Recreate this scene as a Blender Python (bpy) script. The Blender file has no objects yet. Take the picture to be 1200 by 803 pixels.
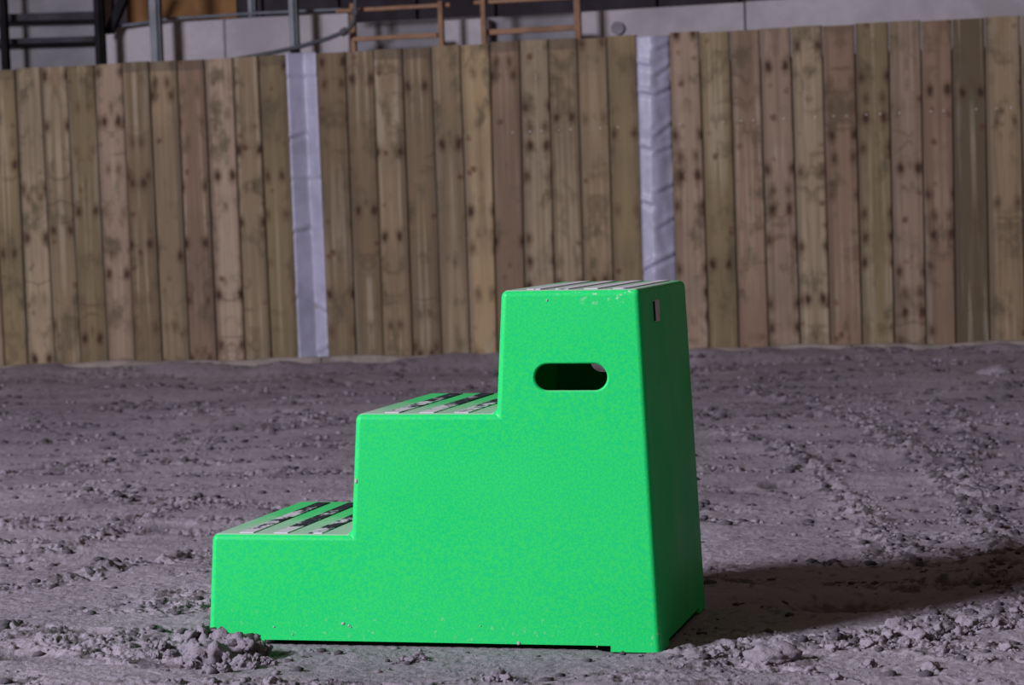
import bpy, bmesh, math, random
import numpy as np
from mathutils import Vector, Matrix

random.seed(7)
S = bpy.context.scene
C = S.collection
R = math.radians

# ------------------------------------------------------------------ camera
F, CH, PITCH, ROLL = 3080.4, 0.7243, 0.0453, 0.0360      # focal length in px of a 1200 px frame
cam = bpy.data.cameras.new('camera')
cam.sensor_width = 36.0
cam.lens = F * 36.0 / 1200.0
cam.clip_start, cam.clip_end = 0.1, 200
cam_o = bpy.data.objects.new('camera', cam)
C.objects.link(cam_o)
f_ = Vector((0, math.cos(PITCH), -math.sin(PITCH)))
r0_, u0_ = Vector((1, 0, 0)), Vector((0, math.sin(PITCH), math.cos(PITCH)))
# image right / up after the roll (the picture is turned so that level lines rise to the right)
c_, s_ = math.cos(ROLL), math.sin(ROLL)
RIGHT = r0_ * c_ - u0_ * s_
UP = r0_ * s_ + u0_ * c_
cam_o.matrix_world = Matrix(((RIGHT.x, UP.x, -f_.x, 0), (RIGHT.y, UP.y, -f_.y, 0), (RIGHT.z, UP.z, -f_.z, CH), (0, 0, 0, 1)))
cam.dof.use_dof = True
cam.dof.focus_distance = 4.85
cam.dof.aperture_fstop = 9.5
S.camera = cam_o

# ------------------------------------------------------------------ world, lights, exposure
world = bpy.data.worlds.new('hall_light')
S.world = world
world.use_nodes = True
bg = world.node_tree.nodes['Background']
bg.inputs[0].default_value = (1.0, 0.76, 0.64, 1)
bg.inputs[1].default_value = 0.125

def area(name, loc, target, sx, sy, power, col):
    l = bpy.data.lights.new(name, 'AREA')
    l.shape = 'RECTANGLE'
    l.size, l.size_y, l.energy, l.color = sx, sy, power, col
    o = bpy.data.objects.new(name, l)
    C.objects.link(o)
    o.location = loc
    o.rotation_euler = (Vector(target) - Vector(loc)).to_track_quat('-Z', 'Y').to_euler()
    return o
area('open_door_daylight', (-8.6, -0.5, 5.0), (0, 6.0, 0.2), 2.6, 1.9, 2350, (0.87, 0.87, 1.0))

vs = S.view_settings
vs.view_transform = 'Standard'
vs.look = 'None'
vs.gamma = 1
vs.use_curve_mapping = False
vs.exposure = 0.0

# ------------------------------------------------------------------ helpers
FY, FS = 13.4663, -0.2519          # fence line y = FY + FS * x
FA = math.atan(FS)
FU = Vector((math.cos(FA), math.sin(FA), 0))      # along the fence
FN = Vector((-math.sin(FA), math.cos(FA), 0))     # away from the camera

def ray(px, py):
    return (f_ + RIGHT * ((px - 600) / F) - UP * ((py - 401.5) / F)).normalized()

def fp(px, py, d=0.0):
    """fence-local (along, height) of a picture point on the plane d metres behind the fence"""
    o = Vector((0, 0, CH)); v = ray(px, py)
    p0 = Vector((0, FY, 0)) + FN * d
    t = (p0 - o).dot(FN) / v.dot(FN)
    p = o + v * t
    return ((p - Vector((0, FY, 0))).dot(FU), p.z)

def link(name, me, mat=None, parent=None, loc=(0, 0, 0), rot=(0, 0, 0), smooth=False):
    if isinstance(me, bmesh.types.BMesh):
        m = bpy.data.meshes.new(name)
        me.normal_update()
        me.to_mesh(m); me.free()
        me = m
    o = bpy.data.objects.new(name, me)
    C.objects.link(o)
    if mat and not me.materials: me.materials.append(mat)
    if parent: o.parent = parent
    o.location = loc; o.rotation_euler = rot
    if smooth:
        for p in me.polygons: p.use_smooth = True
    return o

def tag(o, label=None, cat=None, group=None, kind=None):
    if label: o['label'] = label
    if cat: o['category'] = cat
    if group: o['group'] = group
    if kind: o['kind'] = kind
    return o

def empty(name, loc=(0, 0, 0), rot=(0, 0, 0)):
    o = bpy.data.objects.new(name, None)
    o.empty_display_size = 0.1
    C.objects.link(o)
    o.location = loc; o.rotation_euler = rot
    return o

def box_bm(x0, x1, y0, y1, z0, z1, bev=0.0, seg=2, bm=None):
    own = bm is None
    if own: bm = bmesh.new()
    g = bmesh.ops.create_cube(bm, size=1.0)
    for v in g['verts']:
        v.co = Vector((x0 + (v.co.x + .5) * (x1 - x0), y0 + (v.co.y + .5) * (y1 - y0), z0 + (v.co.z + .5) * (z1 - z0)))
    if bev > 0:
        es = list({e for v in g['verts'] for e in v.link_edges})
        bmesh.ops.bevel(bm, geom=es, offset=bev, segments=seg, affect='EDGES', profile=0.5)
    return bm

def poly_bm(pts, y0, y1, bev=0.0):
    """a convex outline in x,z extruded from y0 to y1"""
    bm = bmesh.new()
    a = [bm.verts.new((x, y0, z)) for x, z in pts]
    b = [bm.verts.new((x, y1, z)) for x, z in pts]
    bm.faces.new(a); bm.faces.new(list(reversed(b)))
    n = len(pts)
    for i in range(n):
        bm.faces.new((a[i], b[i], b[(i + 1) % n], a[(i + 1) % n]))
    bmesh.ops.recalc_face_normals(bm, faces=bm.faces)
    if bev: bmesh.ops.bevel(bm, geom=bm.edges[:], offset=bev, segments=1, affect='EDGES')
    return bm

def tube(name, pts, rad, mat, parent=None, n=12):
    cu = bpy.data.curves.new(name, 'CURVE')
    cu.dimensions = '3D'; cu.bevel_depth = rad; cu.bevel_resolution = 3; cu.use_fill_caps = True
    sp = cu.splines.new('POLY'); sp.points.add(len(pts) - 1)
    for p, q in zip(sp.points, pts): p.co = (*q, 1)
    tmp = bpy.data.objects.new('tmp', cu); C.objects.link(tmp)
    dg = bpy.context.evaluated_depsgraph_get()
    me = bpy.data.meshes.new_from_object(tmp.evaluated_get(dg))
    bpy.data.objects.remove(tmp)
    return link(name, me, mat, parent, smooth=True)

# ---- vector noise
def perlin(x, y, seed=0):
    x = np.asarray(x, float); y = np.asarray(y, float)
    xi = np.floor(x).astype(np.int64); yi = np.floor(y).astype(np.int64)
    xf = x - xi; yf = y - yi
    def grad(ix, iy):
        h = (ix * 374761393 + iy * 668265263 + seed * 1274126177) & 0xFFFFFFFF
        h = ((h ^ (h >> 13)) * 1274126177) & 0xFFFFFFFF
        h = (h ^ (h >> 16)) & 0xFFFF
        a = h * (2 * math.pi / 65536.0)
        return np.cos(a), np.sin(a)
    def dot(ix, iy, dx, dy):
        gx, gy = grad(ix, iy); return gx * dx + gy * dy
    u = xf * xf * xf * (xf * (xf * 6 - 15) + 10); v = yf * yf * yf * (yf * (yf * 6 - 15) + 10)
    a = dot(xi, yi, xf, yf); b = dot(xi + 1, yi, xf - 1, yf)
    c = dot(xi, yi + 1, xf, yf - 1); d = dot(xi + 1, yi + 1, xf - 1, yf - 1)
    return 1.5 * ((a * (1 - u) + b * u) * (1 - v) + (c * (1 - u) + d * u) * v)

def fbm(x, y, o=4, seed=0, g=0.5):
    r = 0; a = 1
    for i in range(o):
        r = r + a * perlin(x, y, seed + i); x = x * 2.03 + 7.1; y = y * 2.03 + 3.7; a *= g
    return r

def sstep(a, b, x):
    t = np.clip((x - a) / (b - a), 0, 1); return t * t * (3 - 2 * t)

# ------------------------------------------------------------------ materials
def mat(name, rough=0.8, spec=0.3):
    m = bpy.data.materials.new(name); m.use_nodes = True
    nt = m.node_tree; b = nt.nodes['Principled BSDF']
    b.inputs['Roughness'].default_value = rough
    b.inputs['Specular IOR Level'].default_value = spec
    return m, nt, b
def N(nt, t, **k):
    n = nt.nodes.new(t)
    for a, v in k.items(): setattr(n, a, v)
    return n
def mixc(nt, fac, a, b, mode='MIX'):
    n = N(nt, 'ShaderNodeMix', data_type='RGBA', blend_type=mode)
    for i, v in ((0, fac), (6, a), (7, b)):
        if isinstance(v, bpy.types.NodeSocket): nt.links.new(v, n.inputs[i])
        elif i == 0: n.inputs[0].default_value = v
        else: n.inputs[i].default_value = (*v, 1)
    return n.outputs[2]
def ramp(nt, src, p0, p1, lo=0.0, hi=1.0):
    n = N(nt, 'ShaderNodeMapRange', interpolation_type='SMOOTHSTEP')
    nt.links.new(src, n.inputs[0])
    for i, v in ((1, p0), (2, p1), (3, lo), (4, hi)): n.inputs[i].default_value = v
    return n.outputs[0]
def math_(nt, op, a, b=0.0):
    n = N(nt, 'ShaderNodeMath', operation=op)
    for i, v in ((0, a), (1, b)):
        if isinstance(v, bpy.types.NodeSocket): nt.links.new(v, n.inputs[i])
        else: n.inputs[i].default_value = v
    return n.outputs[0]
def noise(nt, vec, scale, detail=3, rough=0.5, dist=0.0):
    n = N(nt, 'ShaderNodeTexNoise')
    n.inputs['Scale'].default_value = scale; n.inputs['Detail'].default_value = detail
    n.inputs['Roughness'].default_value = rough; n.inputs['Distortion'].default_value = dist
    if vec is not None: nt.links.new(vec, n.inputs['Vector'])
    return n.outputs['Fac']
def mapping(nt, vec, scale=(1, 1, 1), loc=(0, 0, 0)):
    n = N(nt, 'ShaderNodeMapping'); nt.links.new(vec, n.inputs[0])
    n.inputs['Scale'].default_value = scale; n.inputs['Location'].default_value = loc
    return n.outputs[0]
def bump(nt, b, h, strength, dist):
    n = N(nt, 'ShaderNodeBump'); n.inputs['Strength'].default_value = strength; n.inputs['Distance'].default_value = dist
    nt.links.new(h, n.inputs['Height']); nt.links.new(n.outputs[0], b.inputs['Normal'])

def sand_material(name='arena_sand', k=1.0):
    m, nt, b = mat(name, 0.95, 0.1)
    tc = N(nt, 'ShaderNodeTexCoord').outputs['Object']
    n1 = noise(nt, tc, 1.3, 4, 0.6); n2 = noise(nt, tc, 55, 5, 0.65); n3 = noise(nt, tc, 420, 2, 0.6)
    c = mixc(nt, ramp(nt, n1, .35, .65), (0.225, 0.194, 0.226), (0.305, 0.268, 0.304))
    c = mixc(nt, ramp(nt, n2, .42, .26, 0, .55), c, (0.105, 0.088, 0.085))
    c = mixc(nt, ramp(nt, n3, .60, .70, 0, .6), c, (0.36, 0.32, 0.33))
    c = mixc(nt, ramp(nt, n3, .40, .30, 0, .6), c, (0.12, 0.10, 0.10))
    at = N(nt, 'ShaderNodeAttribute', attribute_name='damp_shade')      # darker damp sand and shade of the pits, put into the colour
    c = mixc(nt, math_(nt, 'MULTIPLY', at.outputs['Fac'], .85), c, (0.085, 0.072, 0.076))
    if k != 1.0: c = mixc(nt, 1.0, c, (k, k, k), 'MULTIPLY')
    nt.links.new(c, b.inputs['Base Color'])
    h = math_(nt, 'ADD', math_(nt, 'MULTIPLY', noise(nt, tc, 130, 4, .7), .8), math_(nt, 'MULTIPLY', n3, 0.5))
    bump(nt, b, h, 0.75, 0.005)
    return m
def plastic_material():
    m, nt, b = mat('green_polyethylene', 0.48, 0.20)
    tc = N(nt, 'ShaderNodeTexCoord').outputs['Object']
    n1 = noise(nt, tc, 260, 2, .6); n2 = noise(nt, tc, 3.0, 3, .6); n3 = noise(nt, tc, 90, 3, .7)
    c = mixc(nt, ramp(nt, n1, .40, .60), (0.006, 0.550, 0.155), (0.024, 0.605, 0.115))
    # pale dusty bloom low down and on the treads, rubbed speckles by the top corner
    geo = N(nt, 'ShaderNodeNewGeometry')
    sp = N(nt, 'ShaderNodeSeparateXYZ'); nt.links.new(tc, sp.inputs[0])
    nl = N(nt, 'ShaderNodeVectorTransform', vector_type='NORMAL', convert_from='WORLD', convert_to='OBJECT')
    nt.links.new(geo.outputs['Normal'], nl.inputs[0])
    sn = N(nt, 'ShaderNodeSeparateXYZ'); nt.links.new(nl.outputs[0], sn.inputs[0])
    top = ramp(nt, sn.outputs['Z'], .80, .97)
    # trodden dust: heavier to the right and front of each tread
    tread = noise(nt, mapping(nt, tc, (9, 5, 1)), 2.2, 4, .65)
    wy = math_(nt, 'ADD', sp.outputs['Y'], math_(nt, 'MULTIPLY', math_(nt, 'SUBTRACT', tread, .5), .45))
    wy = math_(nt, 'SUBTRACT', wy, ramp(nt, sp.outputs['Z'], .55, .61, 0, .22))
    dust = math_(nt, 'MULTIPLY', top, ramp(nt, wy, .36, .04, .08, .68))
    c = mixc(nt, dust, c, (0.56, 0.53, 0.56))
    spk = math_(nt, 'MULTIPLY', ramp(nt, n3, .60, .68), ramp(nt, sp.outputs['Z'], .585, .615, 0, .75))
    spk = math_(nt, 'MULTIPLY', spk, ramp(nt, sp.outputs['X'], .60, .74))
    c = mixc(nt, spk, c, (0.60, 0.57, 0.55))
    low = math_(nt, 'MULTIPLY', ramp(nt, n3, .60, .70), ramp(nt, sp.outputs['Z'], .10, .0, 0, .45))
    c = mixc(nt, low, c, (0.50, 0.50, 0.46))
    nt.links.new(c, b.inputs['Base Color'])
    nt.links.new(ramp(nt, n2, .3, .7, .36, .55), b.inputs['Roughness'])
    bump(nt, b, n1, 0.12, 0.0008)
    tr = N(nt, 'ShaderNodeBsdfTranslucent'); nt.links.new(c, tr.inputs[0])
    ms = N(nt, 'ShaderNodeMixShader'); ms.inputs[0].default_value = 0.09
    out = nt.nodes['Material Output']
    nt.links.new(b.outputs[0], ms.inputs[1]); nt.links.new(tr.outputs[0], ms.inputs[2]); nt.links.new(ms.outputs[0], out.inputs[0])
    return m
def grip_material():
    m, nt, b = mat('black_grip_tape', 0.85, 0.2)
    tc = N(nt, 'ShaderNodeTexCoord').outputs['Object']
    n = noise(nt, mapping(nt, tc, (8, 4, 1)), 2.6, 4, .7); n2 = noise(nt, tc, 120, 3, .7)
    gy = N(nt, 'ShaderNodeSeparateXYZ'); nt.links.new(tc, gy.inputs[0])
    f = math_(nt, 'ADD', math_(nt, 'MULTIPLY', n, .8), math_(nt, 'MULTIPLY', n2, .2))
    c = mixc(nt, ramp(nt, math_(nt, 'SUBTRACT', f, math_(nt, 'MULTIPLY', gy.outputs['Y'], ramp(nt, gy.outputs['Z'], .50, .60, .42, -.10))), .37, .46), (0.018, 0.018, 0.028), (0.50, 0.46, 0.50))
    nt.links.new(c, b.inputs['Base Color'])
    return m
def wood_material():
    m, nt, b = mat('weathered_softwood', 0.80, 0.2)
    tc = N(nt, 'ShaderNodeTexCoord').outputs['Object']
    oi = N(nt, 'ShaderNodeObjectInfo')
    off = N(nt, 'ShaderNodeVectorMath', operation='SCALE'); off.inputs[3].default_value = 37.0
    cmb = N(nt, 'ShaderNodeCombineXYZ')
    for i in (1, 2): nt.links.new(oi.outputs['Random'], cmb.inputs[i])
    nt.links.new(cmb.outputs[0], off.inputs[0])
    sep = N(nt, 'ShaderNodeSeparateXYZ'); nt.links.new(tc, sep.inputs[0])
    # wood sawn through the heart: figure mirrored about the middle of the board
    ax = math_(nt, 'ABSOLUTE', math_(nt, 'ADD', sep.outputs['X'], math_(nt, 'MULTIPLY', math_(nt, 'SUBTRACT', oi.outputs['Random'], .5), .03)))
    mir = N(nt, 'ShaderNodeCombineXYZ'); nt.links.new(ax, mir.inputs[0]); nt.links.new(sep.outputs['Z'], mir.inputs[2])
    ad = N(nt, 'ShaderNodeVectorMath', operation='ADD'); nt.links.new(mir.outputs[0], ad.inputs[0]); nt.links.new(off.outputs[0], ad.inputs[1])
    P = ad.outputs[0]
    ad2 = N(nt, 'ShaderNodeVectorMath', operation='ADD'); nt.links.new(tc, ad2.inputs[0]); nt.links.new(off.outputs[0], ad2.inputs[1])
    Q = ad2.outputs[0]
    grain = noise(nt, mapping(nt, P, (26, 1, 0.7)), 1.3, 3, .55, .5)
    fine = noise(nt, mapping(nt, Q, (150, 1, 5)), 1.0, 3, .6)
    blot = noise(nt, mapping(nt, Q, (8, 1, 5)), 1.0, 4, .62)
    wide = noise(nt, mapping(nt, Q, (1.0, 1, 1.2)), 1.3, 2, .5)
    base = oi.outputs['Color']
    c = mixc(nt, ramp(nt, grain, .50, .70, 0, .62), base, (0.35, 0.290, 0.21))
    c = mixc(nt, ramp(nt, grain, .49, .30, 0, .45), c, (0.100, 0.068, 0.042))
    c = mixc(nt, ramp(nt, fine, .5, .34, 0, .20), c, (0.11, 0.08, 0.05))
    c = mixc(nt, ramp(nt, blot, .48, .30, 0, .75), c, (0.080, 0.062, 0.034))
    c = mixc(nt, ramp(nt, wide, .55, .38, 0, .30), c, (0.10, 0.075, 0.050))
    c = mixc(nt, ramp(nt, ax, .050, .074, 0, .42), c, (0.070, 0.052, 0.036))   # darker along the edges
    # bands that arch across the board between its knots
    arch = noise(nt, mapping(nt, P, (5, 1, 6.5)), 1.0, 2, .5, .4)
    band = ramp(nt, math_(nt, 'ABSOLUTE', math_(nt, 'SUBTRACT', arch, .5)), .060, .0)
    gate = ramp(nt, noise(nt, mapping(nt, Q, (5, 1, 3.2), (3, 0, 9)), 1.0, 2, .5), .51, .62, 0, .45)
    c = mixc(nt, math_(nt, 'MULTIPLY', band, gate), c, (0.075, 0.045, 0.026))
    # knots
    def knots(vec, sc, r0, r1, amt, c, col_, seed):
        v = N(nt, 'ShaderNodeTexVoronoi', feature='F1'); v.inputs['Scale'].default_value = 1.0
        wv = N(nt, 'ShaderNodeVectorMath', operation='ADD')
        ns = N(nt, 'ShaderNodeTexNoise'); ns.inputs['Scale'].default_value = 26; nt.links.new(Q, ns.inputs['Vector'])
        sc2 = N(nt, 'ShaderNodeVectorMath', operation='SCALE'); sc2.inputs[3].default_value = .022
        nt.links.new(ns.outputs['Color'], sc2.inputs[0]); nt.links.new(vec, wv.inputs[0]); nt.links.new(sc2.outputs[0], wv.inputs[1])
        nt.links.new(mapping(nt, wv.outputs[0], sc, (seed, 0, seed * 2)), v.inputs['Vector'])
        k = ramp(nt, v.outputs['Distance'], r1, r0)
        col = N(nt, 'ShaderNodeSeparateColor'); nt.links.new(v.outputs['Color'], col.inputs[0])
        k = math_(nt, 'MULTIPLY', k, ramp(nt, col.outputs[0], .30, .60, .0, amt))
        return mixc(nt, k, c, col_)
    c = knots(P, (12, 0.001, 7.0), .08, .46, .75, c, (0.085, 0.048, 0.026), 0)
    c = knots(P, (12, 0.001, 7.0), .05, .24, .95, c, (0.036, 0.019, 0.012), 0)
    c = knots(Q, (9, 0.001, 8.5), .05, .21, .80, c, (0.085, 0.034, 0.020), 3)
    c = knots(P, (4.5, 0.001, 5.0), .03, .17, .60, c, (0.060, 0.040, 0.022), 7)
    # damp dark end at the top of some boards
    end = math_(nt, 'MULTIPLY', ramp(nt, sep.outputs['Z'], -.058, -.050), ramp(nt, oi.outputs['Random'], .62, .66, 0, .50))
    c = mixc(nt, end, c, (0.07, 0.05, 0.035))
    nt.links.new(c, b.inputs['Base Color'])
    bump(nt, b, grain, 0.30, 0.003)
    return m
def plain(name, col, rough=.8, spec=.2, var=.25, scale=6, metal=0, dark=None):
    m, nt, b = mat(name, rough, spec)
    tc = N(nt, 'ShaderNodeTexCoord').outputs['Object']
    n = noise(nt, tc, scale, 5, .6); n2 = noise(nt, tc, scale * 9, 3, .6)
    d = dark or tuple(k * (1 - var * 1.6) for k in col)
    c = mixc(nt, ramp(nt, n, .32, .62), d, col)
    c = mixc(nt, ramp(nt, n2, .35, .65, .25, 0), c, d)
    nt.links.new(c, b.inputs['Base Color']); b.inputs['Metallic'].default_value = metal
    bump(nt, b, n2, .3, .003)
    return m

M_SAND, M_GREEN, M_GRIP, M_WOOD = sand_material(), plastic_material(), grip_material(), wood_material()
M_BAR_SHADE = plain('shadow_bar_grey', (0.045, 0.042, 0.048), .8, .1)
M_CLOD = sand_material('heaped_sand', .82)
M_CRUMB = sand_material('crumbled_sand', .85)
M_DAMP_SHADE = sand_material('shaded_damp_sand', .30)  # sand darkened for dampness and for the shade of dark specks
M_STICK = plain('worn_sticker', (0.62, 0.56, 0.55), .8, .1, .15, 60)
M_MUD = plain('dried_mud', (0.42, 0.38, 0.36), .95, .05)
M_CONC = plain('pale_concrete', (0.37, 0.335, 0.355), .9, .15, .18, 2.2)
M_CONC_D = plain('grey_concrete', (0.215, 0.20, 0.215), .9, .15, .2, 2.2)
M_DARK = plain('dark_cladding', (0.045, 0.036, 0.045), .8, .1, .3, 1.5)
M_STEEL = plain('galvanised_steel', (0.12, 0.13, 0.155), .5, .4, .25, 9)
M_STEEL_D = plain('dark_painted_steel', (0.014, 0.013, 0.016), .8, .1, .25, 9)
M_ORANGE = plain('orange_plywood', (0.20, 0.095, 0.032), .75, .2, .22, 3)
M_RUST = plain('reddish_timber', (0.27, 0.150, 0.090), .8, .2, .25, 7)
M_PIPE = plain('dull_pipe', (0.06, 0.06, 0.07), .6, .3, .2, 9)
M_SHEET = plain('silver_sheeting', (0.36, 0.345, 0.45), .42, .45, .16, 5)
M_SCREW = plain('zinc_screw', (0.48, 0.46, 0.46), .5, .4, .1, 30, .0)
M_RAIL = plain('dusty_rail_timber', (0.27, 0.225, 0.20), .9, .1, .25, 8)
M_WALL = plain('hall_cladding', (0.10, 0.09, 0.085), .85, .15, .2, 1.2)

# ------------------------------------------------------------------ the mounting block frame (used by the ground too)
BX, BY, YAW, BL, BW = -0.5567, 4.6196, -0.2192, 0.8117, 0.5256
TILT, TB, EB, ER, RB = 0.0183, 0.0132, 0.0547, 0.047, 0.0565
X1, X2, H1, H2, H = 0.2655, 0.5285, 0.1965, 0.4083, 0.62

# ------------------------------------------------------------------ the ground
def blocklocal(x, y):
    dx, dy = x - BX, y - BY; c, s = math.cos(YAW), math.sin(YAW)
    return dx * c + dy * s, -dx * s + dy * c
def arc_groove(x, y, pts, w, amp, rough=0.0):
    """distance to a polyline on the ground -> a raised, crumbly ridge"""
    d = np.full(x.shape, 9.0)
    for (ax, ay), (bx, by) in zip(pts[:-1], pts[1:]):
        vx, vy = bx - ax, by - ay
        t = np.clip(((x - ax) * vx + (y - ay) * vy) / (vx * vx + vy * vy), 0, 1)
        d = np.minimum(d, np.hypot(x - ax - t * vx, y - ay - t * vy))
    return np.exp(-(d / w) ** 2)
def gpt(px, py):
    v = ray(px, py); t = -CH / v.z; return (v.x * t, v.y * t)
RIDGES = [([gpt(*p) for p in ((850, 455), (930, 470), (1000, 492), (1060, 520), (1110, 560), (1150, 610), (1180, 660))], .05),
          ([gpt(*p) for p in ((1090, 470), (1125, 492), (1136, 515), (1130, 548), (1138, 570))], .035),
          ([gpt(*p) for p in ((830, 500), (900, 520), (960, 548), (1000, 590), (1040, 640))], .05),
          ([gpt(*p) for p in ((0, 695), (60, 690), (150, 668), (240, 650))], .045),
          ([gpt(*p) for p in ((0, 655), (80, 640), (160, 610), (235, 590))], .04),
          ([gpt(*p) for p in ((100, 760), (170, 745), (240, 750), (300, 765))], .03),
          ([gpt(*p) for p in ((800, 765), (900, 765), (1000, 745), (1100, 720), (1200, 700))], .05)]
HOLES = [(gpt(990, 702), .085, .040, .045), (gpt(1150, 680), .10, .02, .03), (gpt(915, 562), .05, .02, .02),
         (gpt(1062, 583), .04, .02, .015), (gpt(60, 545), .09, .03, .02), (gpt(110, 535), .06, .02, .02),
         (gpt(25, 770), .05, .02, .02), (gpt(95, 745), .05, .015, .02), (gpt(300, 555), .07, .03, .015), (gpt(190, 615), .06, .02, .02)]
def ground_h(x, y, want_damp_shade=False):
    x = np.asarray(x, float); y = np.asarray(y, float)
    xr = x * .94 - y * .34; yr = x * .34 + y * .94
    h = 0.016 * fbm(x * .9, y * .9, 3, 1) + 0.010 * perlin(xr * .8 + 3, yr * 3.3, 5)
    mask = .12 + .88 * sstep(-.02, .50, fbm(xr * 1.6, yr * 4.2, 3, 11))
    for pts, w in RIDGES:
        g = arc_groove(x, y, pts, w, 1)
        h = h + .010 * g * (0.6 + fbm(x * 14, y * 14, 2, 61)); mask = np.maximum(mask, g)
    # lumps and torn crumbs
    wx = x + .012 * perlin(x * 20, y * 20, 70); wy = y + .012 * perlin(x * 20, y * 20, 71)
    n1 = fbm(wx * 16, wy * 16, 3, 21, .6); n2 = fbm(wx * 42, wy * 42, 3, 31, .6); n3 = fbm(wx * 100, wy * 100, 2, 41, .6)
    h = h + mask * (.0080 * np.maximum(n1 - .05, 0) - .016 * sstep(.38, .9, -n1) + .0048 * (np.abs(n2) - .2) - .013 * sstep(.42, .90, n2)
                    + .0018 * n3) + .0014 * n1 + .0013 * n2 + .0008 * n3
    damp_shade = sstep(.12, .60, mask) * sstep(.12, .45, fbm(x * 19, y * 15, 3, 51, .6)) + .5 * sstep(.35, .85, n2) * mask + .5 * sstep(.38, .7, fbm(x * 33, y * 28, 2, 57))  # torn spots and pits: dampness and shade put into the colour
    for (cx, cy), rx, ry, dp in HOLES:
        ang = perlin(x * 9, y * 9, 81) * .25
        q = ((x - cx) / rx) ** 2 + ((y - cy) / (ry * 2.2)) ** 2 + ang
        h = h - dp * 1.2 * np.exp(-q * 1.2) + dp * .2 * np.exp(-((q - 2.2) / .8) ** 2)
        damp_shade = np.maximum(damp_shade, .9 * sstep(1.5, .7, q + .5 * n2))  # shade inside the holes, put into the sand colour
    # the block presses its bed flat
    lx, ly = blocklocal(x, y)
    e = np.maximum(np.maximum(-lx, lx - BL), np.maximum(-ly, ly - BW))
    k = sstep(.10, .005, e)
    bed = -TILT * np.clip(lx, 0, BL) - .001
    gap = .0050 * sstep(.075, .12, np.minimum(lx, BL - lx)) * sstep(.16, .03, e) * (e > -.03) - .02 * (e < -.012)
    fine = .0015 * n2 + .001 * n3 + .0015 * n1
    h = h * (1 - k) + (bed + gap + fine * sstep(-.02, .02, e) - .002) * k
    # drifted against the foot of the fence
    fd = -((x * FN.x + (y - FY) * FN.y))
    h = h + sstep(.55, .02, fd) * (.040 + .050 * fbm(x * 1.6, y * .3, 3, 91)) * (fd > -.3)
    return (h, np.clip(damp_shade * (1 - k), 0, 1)) if want_damp_shade else h

ys = np.concatenate([np.linspace(-6, 3.6, 50)[:-1], np.linspace(3.6, 5.9, 520)[:-1], np.geomspace(5.9, 15.5, 430), [17, 20, 24]])
ud = np.linspace(-1, 1, 820)
uo = np.concatenate([np.linspace(1.0, 2.6, 170)[1:], np.geomspace(2.6, 9, 30)[1:]])
us = np.concatenate([-uo[::-1], ud, uo])
Yg = np.repeat(ys[:, None], len(us), 1)
halfw = np.maximum(.205 * Yg + .12, .95)
Xg = us[None, :] * halfw
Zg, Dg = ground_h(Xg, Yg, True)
nr, nc = Xg.shape
co = np.stack([Xg, Yg, Zg], 2).reshape(-1, 3).astype(np.float32)
idx = np.arange(nr * nc).reshape(nr, nc)
q = np.stack([idx[:-1, :-1], idx[:-1, 1:], idx[1:, 1:], idx[1:, :-1]], 2).reshape(-1, 4)
me = bpy.data.meshes.new('floor')
me.vertices.add(len(co)); me.vertices.foreach_set('co', co.ravel())
me.loops.add(q.size); me.loops.foreach_set('vertex_index', q.ravel().astype(np.int32))
me.polygons.add(len(q)); me.polygons.foreach_set('loop_start', np.arange(0, q.size, 4, dtype=np.int32))
me.polygons.foreach_set('loop_total', np.full(len(q), 4, dtype=np.int32))
me.update(calc_edges=True)
me.polygons.foreach_set('use_smooth', np.ones(len(q), dtype=bool))
at_ = me.attributes.new('damp_shade', 'FLOAT', 'POINT'); at_.data.foreach_set('value', Dg.ravel().astype(np.float32))
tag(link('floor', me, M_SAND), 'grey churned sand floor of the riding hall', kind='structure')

# ------------------------------------------------------------------ hall walls around (mostly dark, behind the fence)
fo = Vector((0, FY, 0))
def in_fence_frame(name, kind='structure'):
    o = empty(name, fo, (0, 0, FA)); o['kind'] = kind; return o
wb = link('wall_back', box_bm(-14, 14, 2.6, 2.8, -.2, 6.5), M_DARK, None, fo, (0, 0, FA)); tag(wb, 'dark cladding far behind the plank fence', kind='structure')
for i in range(56):
    x = -13.8 + i * .5
    link('cladding_rib', box_bm(x, x + .12, 2.56, 2.6, 0, 6.5), M_DARK, wb)

cw = in_fence_frame('wall_concrete'); tag(cw, 'low concrete wall standing just behind the plank fence')
def conc(name, pts, d, thick, m, bev=.006):
    return link(name, poly_bm([fp(px, py, d) if py is not None else (fp(px, 60, d)[0], -.1) for px, py in pts], d, d + thick, bev), m, cw)
conc('concrete_panel', [(-420, None), (-420, -10), (118, -38), (118, None)], .62, .14, M_CONC_D)
conc('concrete_panel', [(119.5, None), (119.5, 36), (190, 24), (262, 21), (262, None)], .60, .14, M_CONC)
conc('concrete_panel', [(263, None), (263, 21), (408, 15), (408, None)], .60, .14, M_CONC)
conc('concrete_panel', [(409, None), (409, 27), (562, 19), (562, None)], .66, .14, M_CONC_D)
conc('concrete_panel', [(519, None), (519, 24), (571, 21), (571, None)], .56, .08, M_CONC)
conc('concrete_panel', [(563, None), (563, 21), (679, 14), (679, None)], .66, .14, M_CONC_D)
conc('concrete_panel', [(680, None), (680, 14), (872, 2.5), (872, None)], .58, .14, M_CONC)
conc('concrete_panel', [(873.5, None), (873.5, 1.5), (1200, -17), (1640, -40), (1640, None)], .58, .14, M_CONC)
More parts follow.
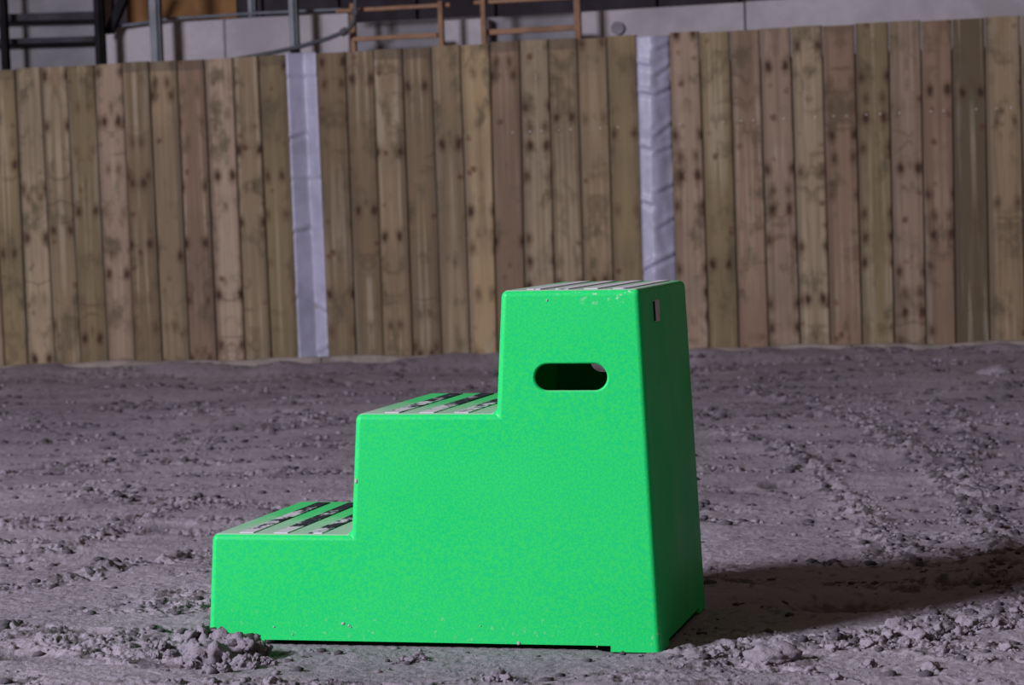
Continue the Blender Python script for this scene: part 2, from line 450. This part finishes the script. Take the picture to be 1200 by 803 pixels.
# dark bars added in place of horizontal shadows on the left panel
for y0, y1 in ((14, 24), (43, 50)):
    conc('shadow_bar', [(-420, y0 + 21), (-420, y0 + 11 + 5), (110, y0 - 1), (110, y1 - 1)], .50, .10, M_BAR_SHADE, .003)
a, z = fp(724, 33, .57)
g = bmesh.new(); bmesh.ops.create_cone(g, cap_ends=True, segments=20, radius1=.035, radius2=.035, depth=.03)
link('drain_cap', g, M_CONC_D, cw, (a, .575, z), (R(90), 0, 0))

def tagged_mesh(name, bm, m, label, cat, group=None):
    o = link(name, bm, m, None, fo, (0, 0, FA)); tag(o, label, cat, group); return o
# orange board and the dark upright sheets beside it
p = [fp(x, y, .95) for x, y in ((150, 40), (150, -40), (275, -50), (275, 40))]
tagged_mesh('plywood_board', poly_bm([(p[0][0], 0), (p[0][0], p[1][1]), (p[2][0], p[2][1]), (p[3][0], 0)], .95, .97), M_ORANGE,
            'orange-brown plywood board standing upright behind the concrete wall', 'board')
# steel posts
def post(px, w, d, m, label, base=0.0, group=None, bracket=False):
    a = fp(px, 30, d)[0]; o = empty('steel_post', fo + FU * a + FN * d, (0, 0, FA)); tag(o, label, 'post', group)
    w /= 446.0
    link('web', box_bm(-w, w, .02, .028, base, 3.2), m, o)
    link('flange', box_bm(-w, w - .012, -.03, -.02, base, 3.2, .002, 1), m, o)
    link('flange', box_bm(w - .006, w, -.0195, .0195, base, 3.2), m, o)
    link('base_plate', box_bm(-w * 1.8, w * 1.8, -.06, .06, base - .01, base), M_STEEL_D, o)
    return o
post(5, 7, .40, M_STEEL_D, 'dark steel post at the far left above the fence')
post(117, 10, .40, M_STEEL_D, 'thick dark steel post left of the orange plywood board')
post(183, 12, .38, M_STEEL, 'grey-blue steel post in front of the orange plywood board')
post(345, 9, .38, M_STEEL, 'slim grey steel post above the first silver-sheeted upright')
post(297, 8, .86, M_STEEL, 'short grey steel stub right of the orange plywood board', .0)
# dark brace from post to board
a0, a1 = fp(122, 40, .5), fp(150, -25, .5)
tagged_mesh('steel_brace', poly_bm([(a0[0], a0[1]), (a1[0], a1[1]), (a1[0] + .05, a1[1]), (a0[0] + .05, a0[1])], .48, .53), M_STEEL_D,
            'dark slanting steel brace between thick post and orange board', 'brace')
# thin handrail and conduit
def fw(px, py, d): a, z = fp(px, py, d); w = fo + FU * a + FN * d; return (w.x, w.y, z)
o = tube('handrail', [fw(130, 32, .55), fw(200, 22, .55), fw(300, 15.5, .55), fw(400, 11, .55)], .008, M_STEEL)
tag(o, 'thin grey handrail running along top of the concrete wall', 'rail')
o = tube('conduit_pipe', [fw(262, 72, .30), fw(300, 65.5, .30), fw(345, 56.5, .30), fw(385, 45, .30), fw(402, 38, .30), fw(410, 33, .30), fw(415, 25, .30), fw(416.5, 15, .30), fw(417, -60, .30)], .0120, M_PIPE)
tag(o, 'grey conduit pipe sloping right then bending upward', 'pipe')
for px, py in ((403, 37.5), (416.5, 14)):
    g = bmesh.new(); bmesh.ops.create_cone(g, cap_ends=True, segments=16, radius1=.021, radius2=.021, depth=.03)
    link('coupling', g, M_PIPE, o, fw(px, py, .30), (0, R(65) if px < 410 else 0, FA))
# timber frames leaning behind the fence
def bar(root, name, p0, p1, d, w, m, th=.03, vertical=False):
    (a0, z0), (a1, z1) = fp(*p0, d), fp(*p1, d)
    if vertical: z0 = 0.0; pts = [(a0 - w, z0), (a1 - w, z1), (a1 + w, z1), (a0 + w, z0)]
    else: pts = [(a0, z0 - w), (a0, z0 + w), (a1, z1 + w), (a1, z1 - w)]
    link(name, poly_bm(pts, d, d + th, .002), m, root)
fr = empty('timber_frame', fo, (0, 0, FA)); tag(fr, 'left reddish-brown timber frame behind fence, beside the bent conduit', 'frame')
bar(fr, 'rail', (393, 13), (527, 5.5), .36, .010, M_RUST)
bar(fr, 'rail', (412, 46), (512, 41), .36, .012, M_RUST)
bar(fr, 'stile', (517, 60), (515, 1), .325, .013, M_RUST, .034, True)
bar(fr, 'stile', (414, 60), (412, 4), .392, .013, M_RUST, .034, True)
fr = empty('timber_frame', fo, (0, 0, FA)); tag(fr, 'right reddish-brown timber frame behind the fence, topmost rail cropped', 'frame')
bar(fr, 'rail', (555, 3), (684, -4), .36, .010, M_RUST)
bar(fr, 'rail', (569, 38), (674, 32), .36, .014, M_RUST)
bar(fr, 'stile', (567, 52), (565, -2), .325, .013, M_RUST, .034, True)
bar(fr, 'stile', (677, 48), (675, -14), .325, .017, M_RUST, .034, True)

# ------------------------------------------------------------------ plank fence
fence = empty('plank_fence', fo, (0, 0, FA))
tag(fence, 'weathered vertical plank kickboard fence with two silver-sheeted uprights', 'fence')
TOP = [-163, -129, -96, -63, -31, 0, 17, 46, 77, 110, 143, 174, 207, 239, 272, 302, 337, 370, 404.5, 437, 471, 505, 539, 573.5, 608.5, 642, 676, 710.8, 746, 783.5, 819, 855, 890, 926, 963, 1001, 1041, 1078.5, 1115, 1153.5, 1195, 1232, 1270, 1308, 1346, 1384, 1424]
BOT = [-150, -116, -82, -48, -18, 6, 33, 65, 95, 127, 159, 191, 223, 255, 288, 319, 354, 385, 418, 450, 484.5, 518.5, 552, 583, 617, 652, 687, 722, 758, 794, 832, 867, 902, 939, 974, 1011.5, 1049, 1086, 1121, 1161, 1203, 1240, 1278, 1316, 1353, 1392, 1431]
TOP[5] = -13
TOP = [-163 - 33 * k for k in range(9, 0, -1)] + TOP
BOT = [-150 - 34 * k for k in range(9, 0, -1)] + BOT
T = {'l': (0.350, 0.275, 0.195), 'm': (0.275, 0.205, 0.135), 'd': (0.195, 0.140, 0.090), 'r': (0.265, 0.178, 0.130), 'o': (0.245, 0.188, 0.108),
     'p': (0.320, 0.235, 0.180), 'y': (0.395, 0.290, 0.170), 'k': (0.135, 0.100, 0.062)}
tones = 'lmdopmrlo' + 'mlmor' + 'olmopdmrpmo' + 'S' + 'ddmdmyrlmmo' + 'S' + 'porplroprkmmdlomrm'
def top_y(px): return 81.5 - 64.0 * px / 1200.0 + (2.0 if px < 330 else 0) * 0
for i in range(len(TOP) - 1):
    t = tones[i % len(tones)] if i < len(tones) else 'm'
    (a0, z0), (a1, z1) = fp(TOP[i], top_y(TOP[i])), fp(TOP[i + 1], top_y(TOP[i + 1]))
    b0, b1 = fp(BOT[i], 430)[0], fp(BOT[i + 1], 430)[0]
    g = .0024
    ca = (a0 + a1) / 2; cz = (z0 + z1) / 2 + random.uniform(-.006, .006)
    if t != 'S':
        bm = bmesh.new(); zb = -cz - .02
        ring = []
        wt, wb_ = (a1 - a0) / 2 - g, (b1 - b0) / 2 - g
        cb = (b0 + b1) / 2 - ca
        k = 5
        for zz, c0, w in ((0, 0, wt), (zb, cb, wb_)):
            sl = (z1 - z0) / (a1 - a0) if zz == 0 else 0
            fr_ = [(-1, .0045), (-.93, .0), (-.5, -.0022), (0, -.003), (.5, -.0022), (.93, 0), (1, .0045)]
            row = [bm.verts.new((c0 + u * w, dy, zz + sl * u * w)) for u, dy in fr_]
            row += [bm.verts.new((c0 + w, .022, zz + sl * w)), bm.verts.new((c0 - w, .022, zz - sl * w))]
            ring.append(row)
        n = len(ring[0])
        for j in range(n):
            bm.faces.new((ring[0][j], ring[0][(j + 1) % n], ring[1][(j + 1) % n], ring[1][j]))
        bm.faces.new(ring[0]); bm.faces.new(list(reversed(ring[1])))
        bmesh.ops.recalc_face_normals(bm, faces=bm.faces)
        o = link('wooden_board', bm, M_WOOD, fence, (ca, random.uniform(-.004, .004), cz), (0, 0, random.uniform(-.02, .02)))
        j = [random.uniform(.9, 1.1) for _ in range(3)]
        o.color = (*[c * j[0] * k_ for c, k_ in zip(T[t], (.78, .75, .69))], 1)
        # screws in two columns, as the right-hand panel shows them
        if TOP[i] > 560:
            sy = 155 - .05 * (TOP[i] + 17 - 600)
            zs = fp((TOP[i] + TOP[i + 1]) / 2, sy)[1] - cz
            for u in (-.42, .42):
                if random.random() < .3: continue
                sb = bmesh.new(); bmesh.ops.create_cone(sb, cap_ends=True, segments=10, radius1=.0045, radius2=.0035, depth=.004)
                link('screw_head', sb, M_SCREW, o, (u * wt + cb * (-zs / cz), -.0035, zs), (R(90), 0, 0))
    else:
        # silver sheeting wrapped round an upright: creased and folded
        nz, nx = 150, 14
        H_ = cz + .02; second = TOP[i] > 600
        zz = np.linspace(0, -H_, nz)[:, None] * np.ones((1, nx)); uu = np.linspace(-1, 1, nx)[None, :] * np.ones((nz, 1))
        w = ((a1 - a0) / 2 - .001) + 0 * zz; c0 = (((b0 + b1) / 2 - ca) * (-zz / cz))
        seam = .10 * np.sin(zz * 1.3) + (-.02 if second else .12 * -zz)
        if second:   # a ridge: the left facet looks towards the daylight
            y = -.008 + np.where(uu < seam, .016 * (seam - uu), .060 * (uu - seam)) - .014
        else:        # a shallow valley: the right facet looks towards the daylight
            y = -.010 + np.where(uu < seam, -.062 * (seam - uu), -.026 * (uu - seam)) + .046
        y = y + .003 * np.exp(-((uu - seam) / .06) ** 2)
        cre = [(-.13, .0, .005, 0), (-.42, .6, .012, 2), (-.66, .0, .004, 0), (-.92, .3, .012, 2), (-1.32, -.9, .009, 0), (-1.58, .9, .009, 1)] if not second else \
              [(-.09, .9, .008, 1), (-.16, -.4, .008, 2), (-.22, 1.2, .014, 1), (-.31, .8, .014, 1), (-.30, -.3, .010, 2), (-.52, 1.4, .014, 1), (-.60, .7, .010, 1), (-.58, -.5, .008, 2),
               (-.80, .8, .012, 1), (-.98, 1.0, .012, 1), (-.86, -.6, .010, 2), (-1.15, .8, .015, 0), (-1.3, .5, .01, 1), (-1.45, .9, .012, 0)]
        for zc, sl, am, side in cre:
            dd = zz - zc - sl * .05 * (uu - seam)
            sel = {0: np.ones_like(uu), 1: sstep(-.05, .15, uu - seam), 2: sstep(.05, -.15, uu - seam)}[side]
            y = y + 1.3 * am * sel * (np.exp(-(dd / .010) ** 2) - .7 * np.exp(-((dd - .018) / .018) ** 2))
        if second:
            y = y + np.where(uu > seam, .006 * perlin(uu * 2.2, zz * 9, 3) + .002, 0)
        y = y + .0015 * perlin(uu * 2, zz * 14, 8)
        bm = bmesh.new()
        V = [[bm.verts.new((c0[r, c] + uu[r, c] * w[r, c], y[r, c], zz[r, c])) for c in range(nx)] for r in range(nz)]
        for r in range(nz - 1):
            for c in range(nx - 1): bm.faces.new((V[r][c], V[r + 1][c], V[r + 1][c + 1], V[r][c + 1]))
        o = link('silver_sheeting', bm, M_SHEET, fence, (ca, -.006, cz), smooth=True)
        so = o.modifiers.new('thickness', 'SOLIDIFY'); so.thickness = .002; so.offset = 1
        tag(o, 'creased silver-grey sheeting over upright, right half crumpled' if second else 'smooth silver-grey sheeting over upright with fine creases')
        link('steel_upright', box_bm(ca - .04, ca + .06, .062, .15, 0, cz - .01, .004, 1), M_STEEL_D, fence)
aL, aR = fp(TOP[0], 60)[0], fp(TOP[-1], 20)[0]
for zr in (.35, .95, 1.45):
    link('backing_rail', box_bm(aL, aR, .03, .075, zr - .05, zr + .05), M_RAIL, fence)
# ground-level rail in lengths, dusty
xs = [fp(p, 430)[0] for p in (-456, -150, 40, 205, 380, 700, 1000, 1431)]
for x0, x1 in zip(xs[:-1], xs[1:]):
    n = 24; bm = bmesh.new(); rows = []
    for j in range(n + 1):
        u = x0 + .003 + (x1 - x0 - .006) * j / n; t = .062 + .005 * math.sin(u * 5.1) + .004 * math.sin(u * 13.7)
        rows.append([bm.verts.new((u, yy, z2)) for yy, z2 in ((-.045, -.06), (-.047, t - .008), (-.038, t), (-.008, t + .002), (-.008, -.06))])
    for j in range(n):
        for k in range(5): bm.faces.new((rows[j][k], rows[j + 1][k], rows[j + 1][(k + 1) % 5], rows[j][(k + 1) % 5]))
    bm.faces.new(rows[0]); bm.faces.new(list(reversed(rows[-1])))
    bmesh.ops.recalc_face_normals(bm, faces=bm.faces)
    link('bottom_rail', bm, M_RAIL, fence)

# ------------------------------------------------------------------ the green mounting block
block = empty('mounting_block', (BX, BY, 0), (0, 0, 0))
block.matrix_world = Matrix.Translation((BX, BY, 0)) @ Matrix.Rotation(YAW, 4, 'Z') @ Matrix.Rotation(TILT, 4, 'Y')
tag(block, 'bright green moulded plastic three-step mounting block with oval hand hole', 'mounting block')

def stepped(inset, z0, tb=TB):
    """stepped solid; inset shrinks it on every side for the hollow inside"""
    i = inset
    def xl(z): return EB * z + i
    def xr(z): return BL - ER * z - i
    h1, h2, h = H1 - i, H2 - i, H - i
    pr = [(xl(z0), z0), (xr(z0), z0), (xr(h), h), (X2 + RB * (h - H2) + i, h), (X2 + RB * (h2 - H2) + i, h2), (X1 + RB * (h2 - H1) + i, h2),
          (X1 + RB * (h1 - H1) + i, h1), (xl(h1), h1)]
    bm = bmesh.new()
    a = [bm.verts.new((x, tb * z + i, z)) for x, z in pr]; b = [bm.verts.new((x, BW - tb * z - i, z)) for x, z in pr]
    bm.faces.new(a); bm.faces.new(list(reversed(b)))
    for k in range(8): bm.faces.new((a[k], b[k], b[(k + 1) % 8], a[(k + 1) % 8]))
    bmesh.ops.recalc_face_normals(bm, faces=bm.faces)
    return bm
def me_of(bm, n='tmp'):
    m = bpy.data.meshes.new(n); bm.to_mesh(m); bm.free(); o = bpy.data.objects.new(n, m); C.objects.link(o); return o
bm = stepped(0, 0.0)
bot = [e for e in bm.edges if all(abs(v.co.z) < 1e-5 for v in e.verts)]
bmesh.ops.bevel(bm, geom=[e for e in bm.edges if e not in bot], offset=.0115, segments=5, affect='EDGES', profile=.5, clamp_overlap=True)
body = me_of(bm)
inner = me_of(stepped(.006, -.02))
# hand hole: stadium running right through, its rims flared
HX, HZ, HW, HH = .6610, .4705, .1255, .0455
def stadium(y, grow):
    r = HH / 2 + grow; c = HW / 2 - HH / 2; p = []
    for k in range(17):
        a = -math.pi / 2 + math.pi * k / 16; p.append((HX + c + r * math.cos(a), y, HZ + r * math.sin(a)))
    for k in range(17):
        a = math.pi / 2 + math.pi * k / 16; p.append((HX - c + r * math.cos(a), y, HZ + r * math.sin(a)))
    return p
bm = bmesh.new(); yf, yb = TB * HZ, BW - TB * HZ
rings = [[bm.verts.new(p) for p in stadium(y, g)] for y, g in
         ((yf - .02, .004), (yf + .0, .0035), (yf + .0014, .0012), (yf + .0035, 0), (yb - .0035, 0), (yb - .0014, .0012), (yb, .0035), (yb + .02, .004))]
for r0, r1 in zip(rings[:-1], rings[1:]):
    for k in range(len(r0)): bm.faces.new((r0[k], r0[(k + 1) % len(r0)], r1[(k + 1) % len(r0)], r1[k]))
bm.faces.new(rings[0]); bm.faces.new(rings[-1]); bmesh.ops.recalc_face_normals(bm, faces=bm.faces)
hole = me_of(bm)
n1 = me_of(box_bm(.105, BL - .088, -.1, BW + .1, -.1, .0105)); n2 = me_of(box_bm(-.1, BL + .1, .085, BW - .085, -.1, .0105))
for cut in (inner, hole, n1, n2):
    md = body.modifiers.new('b', 'BOOLEAN'); md.operation = 'DIFFERENCE'; md.solver = 'EXACT'; md.object = cut
dg = bpy.context.evaluated_depsgraph_get()
me = bpy.data.meshes.new_from_object(body.evaluated_get(dg))
for t in (body, inner, hole, n1, n2): bpy.data.objects.remove(t)
me.name = 'body'
body = link('body', me, M_GREEN, block, smooth=True)
me.set_sharp_from_angle(angle=R(28)) if hasattr(me, 'set_sharp_from_angle') else None
wn = body.modifiers.new('wn', 'WEIGHTED_NORMAL'); wn.keep_sharp = True; wn.weight = 100

# grip strips let into each tread
def strips(x0, n, z, pitch, w=.026):
    for k in range(n):
        a = x0 + k * pitch
        link('grip_strip', box_bm(a, a + w, TB * z + .014, BW - TB * z - .030, z - .001, z + .0016, .0006, 1), M_GRIP, block)
strips(.058, 3, H1, .0630)
strips(X1 + .062, 3, H2, .0620)
strips(X2 + .055, 4, H, .0500, .024)
# worn sticker on the end face
zc, yc = .577, .165
xr_ = BL - ER * zc
st = link('worn_sticker', box_bm(-.0008, .0012, -.026, .026, -.019, .019, .0005, 1), M_STICK, block, (xr_ + .0003, yc, zc), (0, -math.atan(ER), 0))
tag(st, 'small worn grey sticker')
link('torn_edge', box_bm(-.0008, .0020, -.031, -.024, -.017, .017), M_STEEL_D, st)
# splashes of dried mud on the front
def splash(x, z, r, k=1.0, seed=0):
    rnd = random.Random(seed); bm = bmesh.new(); bmesh.ops.create_icosphere(bm, subdivisions=2, radius=1)
    for v in bm.verts:
        f = 1 + rnd.uniform(-.22, .22); v.co = Vector((v.co.x * r * f, v.co.y * .0012, v.co.z * r * k * f))
    link('mud_splash', bm, M_MUD, block, (x, TB * z - .0002, z), smooth=True)
def bl(px, py):   # front-face position of a picture point
    im = block.matrix_world.inverted(); o = im @ Vector((0, 0, CH)); v = (im.to_3x3() @ ray(px, py))
    t = (TB * o.z - o.y) / (v.y - TB * v.z); p = o + v * t; return p.x, p.z
for n, (px, py, r, k) in enumerate([(402, 731, .0032, .8), (409, 733.5, .0022, .9), (411, 735, .0016, 1), (608, 754, .0030, 1.1), (321, 735, .002, .8), (343, 744, .0015, 1),
                                    (563, 734, .0012, 1), (641, 352, .0018, 1.1), (700, 758, .0015, 1)]):
    x, z = bl(px, py); splash(x, z, r, k, n)
x, z = bl(417.5, 564)
sm = bmesh.new(); bmesh.ops.create_icosphere(sm, subdivisions=2, radius=1)
for v in sm.verts: v.co = Vector((v.co.x * .0028, v.co.y * .003, v.co.z * .0062)) * random.uniform(.85, 1.15)
link('mud_splash', sm, M_MUD, block, (x, .0058, z), smooth=True)

# ------------------------------------------------------------------ clods of sand
def clod_mesh(name, seed, sub=2, amp=.35):
    bm = bmesh.new(); bmesh.ops.create_icosphere(bm, subdivisions=sub, radius=1)
    P = np.array([v.co[:] for v in bm.verts])
    d = amp * perlin(P[:, 0] * 1.3 + P[:, 2] * .7 + seed * 9.1, P[:, 1] * 1.3 - P[:, 2] * .9 + seed * 3.3, seed) + \
        amp * .55 * perlin(P[:, 0] * 3.4 - P[:, 2] * 2.1 + seed, P[:, 1] * 3.4 + P[:, 2] * 2.3, seed + 5) - \
        amp * .50 * np.abs(perlin(P[:, 0] * 5.4 + P[:, 2] * 4.1 + seed, P[:, 1] * 5.4 - P[:, 2] * 4.3, seed + 9)) + \
        amp * .20 * perlin(P[:, 0] * 11 + P[:, 2] * 9 + seed, P[:, 1] * 11 - P[:, 2] * 8, seed + 12)
    for v, k in zip(bm.verts, d): v.co *= (1 + k)
    return bm
def arrays(bm):
    vs_ = np.array([v.co[:] for v in bm.verts]); fs_ = np.array([[v.index for v in f.verts] for f in bm.faces]); bm.free(); return vs_, fs_
protos = [arrays(clod_mesh('c', k, 1, .5)) for k in range(8)]
protos2 = [arrays(clod_mesh('c', k + 20, 3, .62)) for k in range(8)]
def scatter(name, items, pr, label, cat, m):
    """items: x, y, z, radius, flatten -> one mesh of loose crumbs"""
    VV, FF, o = [], [], 0
    for n, (x, y, z, r, fl) in enumerate(items):
        v, f = pr[n % len(pr)]
        a = random.uniform(0, 6.28); c, s = math.cos(a), math.sin(a)
        sx = r * random.uniform(.75, 1.3)
        w = np.stack([x + (v[:, 0] * c - v[:, 1] * s) * sx, y + (v[:, 0] * s + v[:, 1] * c) * r, z + v[:, 2] * r * fl], 1)
        VV.append(w); FF.append(f + o); o += len(v)
    V = np.concatenate(VV); Fc = np.concatenate(FF)
    me = bpy.data.meshes.new(name); me.from_pydata(V.tolist(), [], Fc.tolist()); me.update()
    ob = link(name, me, m, smooth=True); tag(ob, label, cat, kind='stuff'); return ob
rng = np.random.RandomState(4)
n = 22000
yy = 4.0 * (13.0 / 4.0) ** (rng.rand(n) ** 1.15); xx = (rng.rand(n) * 2 - 1) * (.205 * yy + .35)
xr = xx * .94 - yy * .34; yr = xx * .34 + yy * .94
dens = sstep(.0, .55, fbm(xr * 1.6, yr * 4.2, 3, 11))
for pts, w in RIDGES: dens = np.maximum(dens, arc_groove(xx, yy, pts, w * 1.3, 1))
lx, ly = blocklocal(xx, yy)
fd_ = -(xx * FN.x + (yy - FY) * FN.y)
keep = (fd_ > .12) & (rng.rand(n) < dens * .95 + .05) & ~((lx > -.012) & (lx < BL + .012) & (ly > -.012) & (ly < BW + .012))
xx, yy = xx[keep], yy[keep]; zz = ground_h(xx, yy)
rr = .0014 + .0062 * rng.rand(len(xx)) ** 4.0; rr *= (1 + .15 * (yy - 4))
scatter('sand_crumbs', [(x, y, z + r * .15, r, .75) for x, y, z, r in zip(xx, yy, zz, rr)], protos, 'loose crumbs of grey sand scattered over the hall floor', 'sand', M_CRUMB)
n = 19000
yy = 4.0 * (13.0 / 4.0) ** rng.rand(n); xx = (rng.rand(n) * 2 - 1) * (.205 * yy + .35)
xr = xx * .94 - yy * .34; yr = xx * .34 + yy * .94
dens = sstep(-.15, .45, fbm(xr * 1.6, yr * 4.2, 3, 11)) * sstep(-.05, .4, fbm(xx * 5, yy * 4, 2, 14)) + .03
for pts, w in RIDGES: dens = np.maximum(dens, .55 * arc_groove(xx, yy, pts, w, 1))
lx, ly = blocklocal(xx, yy)
fd_ = -(xx * FN.x + (yy - FY) * FN.y)
keep = (fd_ > .12) & (rng.rand(n) < dens) & ~((lx > -.03) & (lx < BL + .03) & (ly > -.03) & (ly < BW + .03))
xx, yy = xx[keep], yy[keep]; zz = ground_h(xx, yy)
rr = .0024 + .0098 * rng.rand(len(xx)) ** 2.6; rr *= (1 + .13 * (yy - 4))
scatter('shaded_damp_crumbs', [(x, y, z + r * .1, r, .62) for x, y, z, r in zip(xx, yy, zz, rr)], protos, 'darker sand crumbs with dampness and shade put into their colour', 'sand', M_DAMP_SHADE)

def gz(px, py):
    x, y = gpt(px, py); return x, y, float(ground_h(np.array([x]), np.array([y]))[0])
# heap banked against the left front corner
items = []
for px, py, r in [(240, 752, .027), (233, 766, .024), (249, 768, .030), (262, 760, .032), (269, 746, .023), (279, 762, .028), (291, 762, .022), (285, 776, .014),
                  (300, 771, .012), (307, 766, .013), (313, 772, .009), (226, 779, .010), (245, 785, .012), (262, 784, .012), (221, 768, .009), (296, 779, .008),
                  (255, 758, .018), (322, 775, .006), (202, 770, .010), (191, 764, .011), (183, 770, .008), (210, 762, .012), (174, 757, .010), (236, 748, .012)]:
    x, y, z = gz(px, py + r * 330)
    lx, ly = blocklocal(x, y)
    if -.03 < lx < BL and ly > -r * 1.02:      # keep it in front of the plastic
        s = -r * 1.02 - ly; x += -math.sin(YAW) * s; y += math.cos(YAW) * s
    items.append((x, y, z + r * .55, r, .95))
    for k in range(9):
        a = random.uniform(0, 6.28); q = random.uniform(.25, .5) * r; dx_, dy_ = math.cos(a) * r * .9, math.sin(a) * r * .8
        lx, ly = blocklocal(x + dx_, y + dy_)
        if ly < -q: items.append((x + dx_, y + dy_, z + r * random.uniform(.2, 1.1), q, .9))
scatter('sand_heap', items, protos2, 'crumbly heap of grey sand clods against the block\'s left front corner', 'sand', M_CLOD)
# crumbs along the front edge and the torn rim right of the block
items = []
for px, py, r in [(473, 770, .006), (481, 771, .008), (490, 768, .009), (497, 770, .005), (462, 773, .004), (583, 797, .014), (575, 799, .008), (594, 800, .010),
                  (845, 768, .010), (856, 766, .013), (838, 772, .008), (866, 772, .009), (826, 775, .007), (812, 780, .008), (800, 783, .006),
                  (1050, 733, .020), (1058, 742, .015), (1042, 745, .013), (1068, 736, .012), (1075, 745, .016), (1088, 738, .012), (1100, 735, .016), (1112, 742, .010),
                  (1125, 735, .012), (1032, 752, .010), (1018, 757, .012), (1060, 755, .012), (1083, 757, .010), (1140, 728, .012), (1155, 722, .010), (1170, 728, .013), (1190, 715, .012),
                  (990, 757, .009), (975, 762, .010), (1105, 765, .010), (1130, 760, .008), (1020, 780, .010), (1090, 785, .012), (1150, 775, .010), (1180, 760, .012), (950, 790, .010), (980, 795, .009)]:
    x, y, z = gz(px, py); items.append((x, y, z + r * .3, r, .8))
    for k in range(7):
        a = random.uniform(0, 6.28); items.append((x + math.cos(a) * r * 1.6, y + math.sin(a) * r * 1.5, z + r * .1, r * random.uniform(.18, .42), .85))
scatter('sand_clods', items, protos2, 'torn-up clods of grey sand edging the shadow right of the block', 'sand', M_CRUMB)
# two lumps big enough to pick out
def lump(px, py, r, sx, fl, seed, label):
    x, y, z = gz(px, py); bm = clod_mesh('l', seed, 4, .28)
    for v in bm.verts: v.co = Vector((v.co.x * r * sx, v.co.y * r, v.co.z * r * fl))
    tag(link('sand_lump', bm, M_CRUMB, None, (x, y, z + r * fl * .25), (0, 0, random.uniform(-.3, .3)), True), label, 'lump')
lump(905, 775, .036, 1.25, .62, 3, 'smooth rounded lump of packed sand just right of the block')
lump(1168, 437, .055, 1.3, .60, 8, 'pale lump of sand at the foot of the fence, far right')
